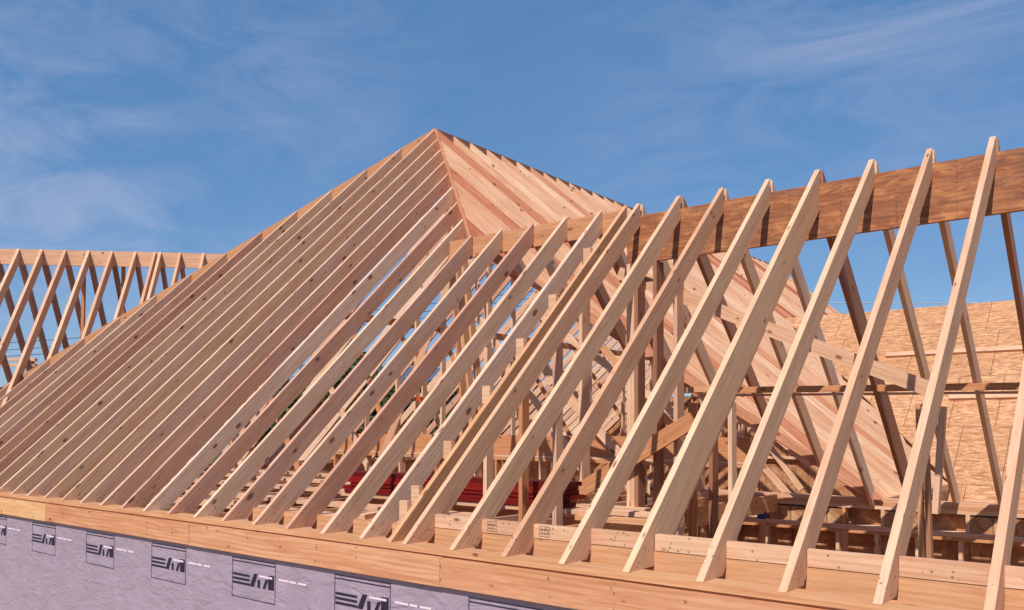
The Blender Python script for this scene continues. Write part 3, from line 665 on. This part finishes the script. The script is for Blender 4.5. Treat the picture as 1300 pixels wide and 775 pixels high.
# ------------------------------------------------------------------ background: houses, trees, power line
def at(px, dist, z=GZ):
    d = fw+rt*((px-650)/FPX); d.z = 0; d.normalize(); return V(CAM.x+d.x*dist, CAM.y+d.y*dist, z)
def house(px, dist, w_, dp, h, mat, ang, label):
    P = at(px, dist); h_ = thing('house', P, label, 'house', 'houses beyond the building site'); h_.rotation_euler.z = ang
    def part(name, verts, faces, mt, par=h_):
        me = bpy.data.meshes.new(name); me.from_pydata(verts, [], faces); me.materials.append(M[mt]); o = bpy.data.objects.new(name, me); C.objects.link(o); o.parent = par; return o
    def bx_(lo, hi):
        v = [(x, y, z) for x in (lo[0], hi[0]) for y in (lo[1], hi[1]) for z in (lo[2], hi[2])]
        return v, [(0, 1, 3, 2), (4, 6, 7, 5), (0, 4, 5, 1), (2, 3, 7, 6), (0, 2, 6, 4), (1, 5, 7, 3)]
    W, Dp = w_/2, dp/2; rz = h+dp*.34
    part('wall', [(-W, -Dp, 0), (W, -Dp, 0), (W, Dp, 0), (-W, Dp, 0), (-W, -Dp, h), (W, -Dp, h), (W, Dp, h), (-W, Dp, h), (-W, 0, rz), (W, 0, rz)],
         [(0, 1, 5, 4), (2, 3, 7, 6), (1, 2, 6, 9, 5), (3, 0, 4, 8, 7)], mat)
    e = .5; zl = h-e*.68
    v = [(-W-e, -Dp-e, zl), (W+e, -Dp-e, zl), (W+e, 0, rz+.02), (-W-e, 0, rz+.02), (W+e, Dp+e, zl), (-W-e, Dp+e, zl)]
    v2 = [(x, y, z+.18) for x, y, z in v]
    part('roof', v+v2, [(0, 1, 2, 3), (3, 2, 4, 5), (6, 9, 8, 7), (9, 11, 10, 8), (0, 6, 7, 1), (5, 4, 10, 11), (1, 7, 8, 2), (2, 8, 10, 4), (0, 3, 9, 6), (3, 5, 11, 9)], 'shingle')
    for f in range(int(h//2.7)):
        n_ = max(2, int(w_//2.6))
        for i in range(n_):
            x = -W+w_*(i+.5)/n_; z0 = .9+f*2.8
            fr = part('window', *bx_((x-.55, -Dp-.06, z0), (x+.55, -Dp-.003, z0+1.3)), 'trim'); part('pane', *bx_((x-.45, -Dp-.08, z0+.1), (x+.45, -Dp-.061, z0+1.2)), 'pane', fr)
        x = 0
    for sx_ in (-1, 1):
        for f in range(int(h//2.7)):
            z0 = .9+f*2.8; X = sx_*W
            fr = part('window', *bx_((min(X+sx_*.003, X+sx_*.06), -.5, z0), (max(X+sx_*.003, X+sx_*.06), .5, z0+1.3)), 'trim')
            part('pane', *bx_((min(X+sx_*.061, X+sx_*.08), -.4, z0+.1), (max(X+sx_*.061, X+sx_*.08), .4, z0+1.2)), 'pane', fr)
    return h_
house(505, 62, 13, 9, 5.6, 'siding', YAW*-1+.3, 'pale two-storey house with blue-grey roof glimpsed through the left rafters')
house(600, 78, 12, 9, 5.6, 'siding2', .4, 'tan two-storey house glimpsed through the middle of the frame')
house(700, 60, 11, 8, 3.0, 'siding', .9, 'low pale house glimpsed behind the posts')
house(400, 80, 14, 9, 5.6, 'siding2', .2, 'tan house farthest left beyond the hip roof')

def tree_mesh(seed, h, rad, n, mat):
    rnd = random.Random(seed); vs = []; fs = []
    cl = []
    for i in range(26):
        a = rnd.uniform(0, 6.28); rr = rad*math.sqrt(rnd.random())*.8; zz = h*(.35+.6*rnd.random())
        rr *= 1.1-abs((zz/h)-.6)*1.3; cl.append((V(math.cos(a)*rr, math.sin(a)*rr, zz), rad*rnd.uniform(.22, .42)))
    for i in range(n):
        c, r_ = cl[rnd.randrange(len(cl))]
        d = V(rnd.gauss(0, 1), rnd.gauss(0, 1), rnd.gauss(0, .8)).normalized()*r_*rnd.uniform(.55, 1.05); P = c+d
        nrm_ = (d.normalized()+V(rnd.uniform(-.7, .7), rnd.uniform(-.7, .7), rnd.uniform(-.3, .9))).normalized()
        t1 = nrm_.orthogonal().normalized(); t2 = nrm_.cross(t1); s = rnd.uniform(.10, .24)
        b0 = len(vs); vs += [P+t1*s, P+t2*s*.7, P-t1*s, P-t2*s*.7]; fs.append((b0, b0+1, b0+2, b0+3))
    me = bpy.data.meshes.new('crown'); me.from_pydata(vs, [], fs); me.materials.append(M[mat]); 
    bm = bmesh.new()
    def limb(a, b, r1, r2):
        x = (b-a).normalized(); u = x.orthogonal().normalized(); v = x.cross(u)
        A = [bm.verts.new(a+(u*math.cos(k*1.047)+v*math.sin(k*1.047))*r1) for k in range(6)]; B = [bm.verts.new(b+(u*math.cos(k*1.047)+v*math.sin(k*1.047))*r2) for k in range(6)]
        for k in range(6): bm.faces.new((A[k], A[(k+1) % 6], B[(k+1) % 6], B[k]))
    limb(V(0, 0, 0), V(0, 0, h*.45), .22, .15)
    limb(V(0, 0, h*.45), V(.1, 0, h*.85), .15, .04)
    for c, r_ in cl[:9]: limb(V(0, 0, h*rnd.uniform(.3, .55)), c, .08, .02)
    mt = bpy.data.meshes.new('trunk'); bm.to_mesh(mt); bm.free(); mt.materials.append(M['bark'])
    return me, mt
protos = [tree_mesh(1, 9, 3.2, 5200, 'leaf'), tree_mesh(2, 8, 2.8, 4600, 'leaf2'), tree_mesh(5, 10, 3., 5600, 'leaf2')]
tl = [(375, 55, 1, .95), (420, 48, 0, .9), (452, 52, 2, .9), (478, 46, 1, .9), (520, 50, 0, .78), (555, 54, 2, .75), (585, 48, 1, .8), (622, 52, 0, .75), (655, 47, 2, .7), (690, 56, 1, .85), (730, 50, 0, .8), (770, 54, 2, .8), (330, 58, 0, .7), (820, 50, 1, .8)]
tw = ['first', 'second', 'third', 'fourth', 'fifth', 'sixth', 'seventh', 'eighth', 'ninth', 'tenth', 'eleventh', 'twelfth', 'thirteenth', 'fourteenth']
order = sorted(range(len(tl)), key=lambda i: tl[i][0])
for i, (px, dist, k, sc) in enumerate(tl):
    P = at(px, dist); t_ = thing('broadleaf_tree', P, 'leafy green tree glimpsed through the frame, %s from the left' % tw[order.index(i)], 'tree', 'trees beyond the building site')
    t_.scale = (sc*1.1, sc*1.1, sc); t_.rotation_euler.z = i*1.3
    for nm, me in (('crown', protos[k][0]), ('trunk', protos[k][1])):
        o = bpy.data.objects.new(nm, me); C.objects.link(o); o.parent = t_

# far belt of woodland on the horizon
rnd = random.Random(9); vs = []; fs = []
for i in range(9000):
    a = rnd.uniform(-1.5, .9); dd = rnd.uniform(170, 230); P = V(CAM.x+math.sin(YAW+a)*dd, CAM.y+math.cos(YAW+a)*dd, GZ)
    hgt = 7+3*noise.noise(V(a*14, 0, 0))+2*noise.noise(V(a*50, 1, 0)); P.z += hgt*rnd.random()**.6
    n_ = V(rnd.gauss(0, 1), rnd.gauss(0, 1), rnd.gauss(0, 1)).normalized(); t1 = n_.orthogonal().normalized(); t2 = n_.cross(t1); s = rnd.uniform(.7, 1.5)
    b0 = len(vs); vs += [P+t1*s, P+t2*s*.7, P-t1*s, P-t2*s*.7]; fs.append((b0, b0+1, b0+2, b0+3))
me = bpy.data.meshes.new('woodland'); me.from_pydata(vs, [], fs); me.materials.append(M['leaf2'])
o = bpy.data.objects.new('woodland', me); C.objects.link(o); tag(o, 'dark belt of distant woodland along the horizon', 'woodland', None, 'stuff')

def wire(name, pts, r_, mat, label, grp):
    bm = bmesh.new(); prev = None
    for i, P in enumerate(pts):
        x = (pts[min(i+1, len(pts)-1)]-pts[max(i-1, 0)]).normalized(); u = x.cross(V(0, 0, 1)).normalized(); v = u.cross(x)
        ring = [bm.verts.new(P+(u*math.cos(k*math.pi/2)+v*math.sin(k*math.pi/2))*r_) for k in range(4)]
        if prev:
            for k in range(4): bm.faces.new((prev[k], prev[(k+1) % 4], ring[(k+1) % 4], ring[k]))
        prev = ring
    me = bpy.data.meshes.new(name); bm.to_mesh(me); bm.free(); me.materials.append(M[mat]); o = bpy.data.objects.new(name, me); C.objects.link(o)
    tag(o, label, 'cable', grp)
def pxy(px, py, dist):
    return CAM+(fw+rt*((px-650)/FPX)+up*((510.41-py)/FPX))*dist
def span(a, b, sag, n=24): return [a.lerp(b, t/n)-V(0, 0, sag*4*(t/n)*(1-t/n)) for t in range(n+1)]
for k, (dy, lab) in enumerate(((0, 'uppermost of three dark power cables crossing the far left sky'), (9, 'middle of three dark power cables crossing the far left sky'), (17, 'lowest of three dark power cables crossing the far left sky'))):
    wire('power_cable', span(pxy(-420, 455+dy, 62), pxy(820, 350+dy, 62), 1.1), .022, 'wire', lab, 'power cables')
wire('power_cable', span(pxy(700, 372, 55), pxy(1700, 366, 55), .85), .028, 'wirew', 'pale cable strung level across the sky at right', 'power cables')
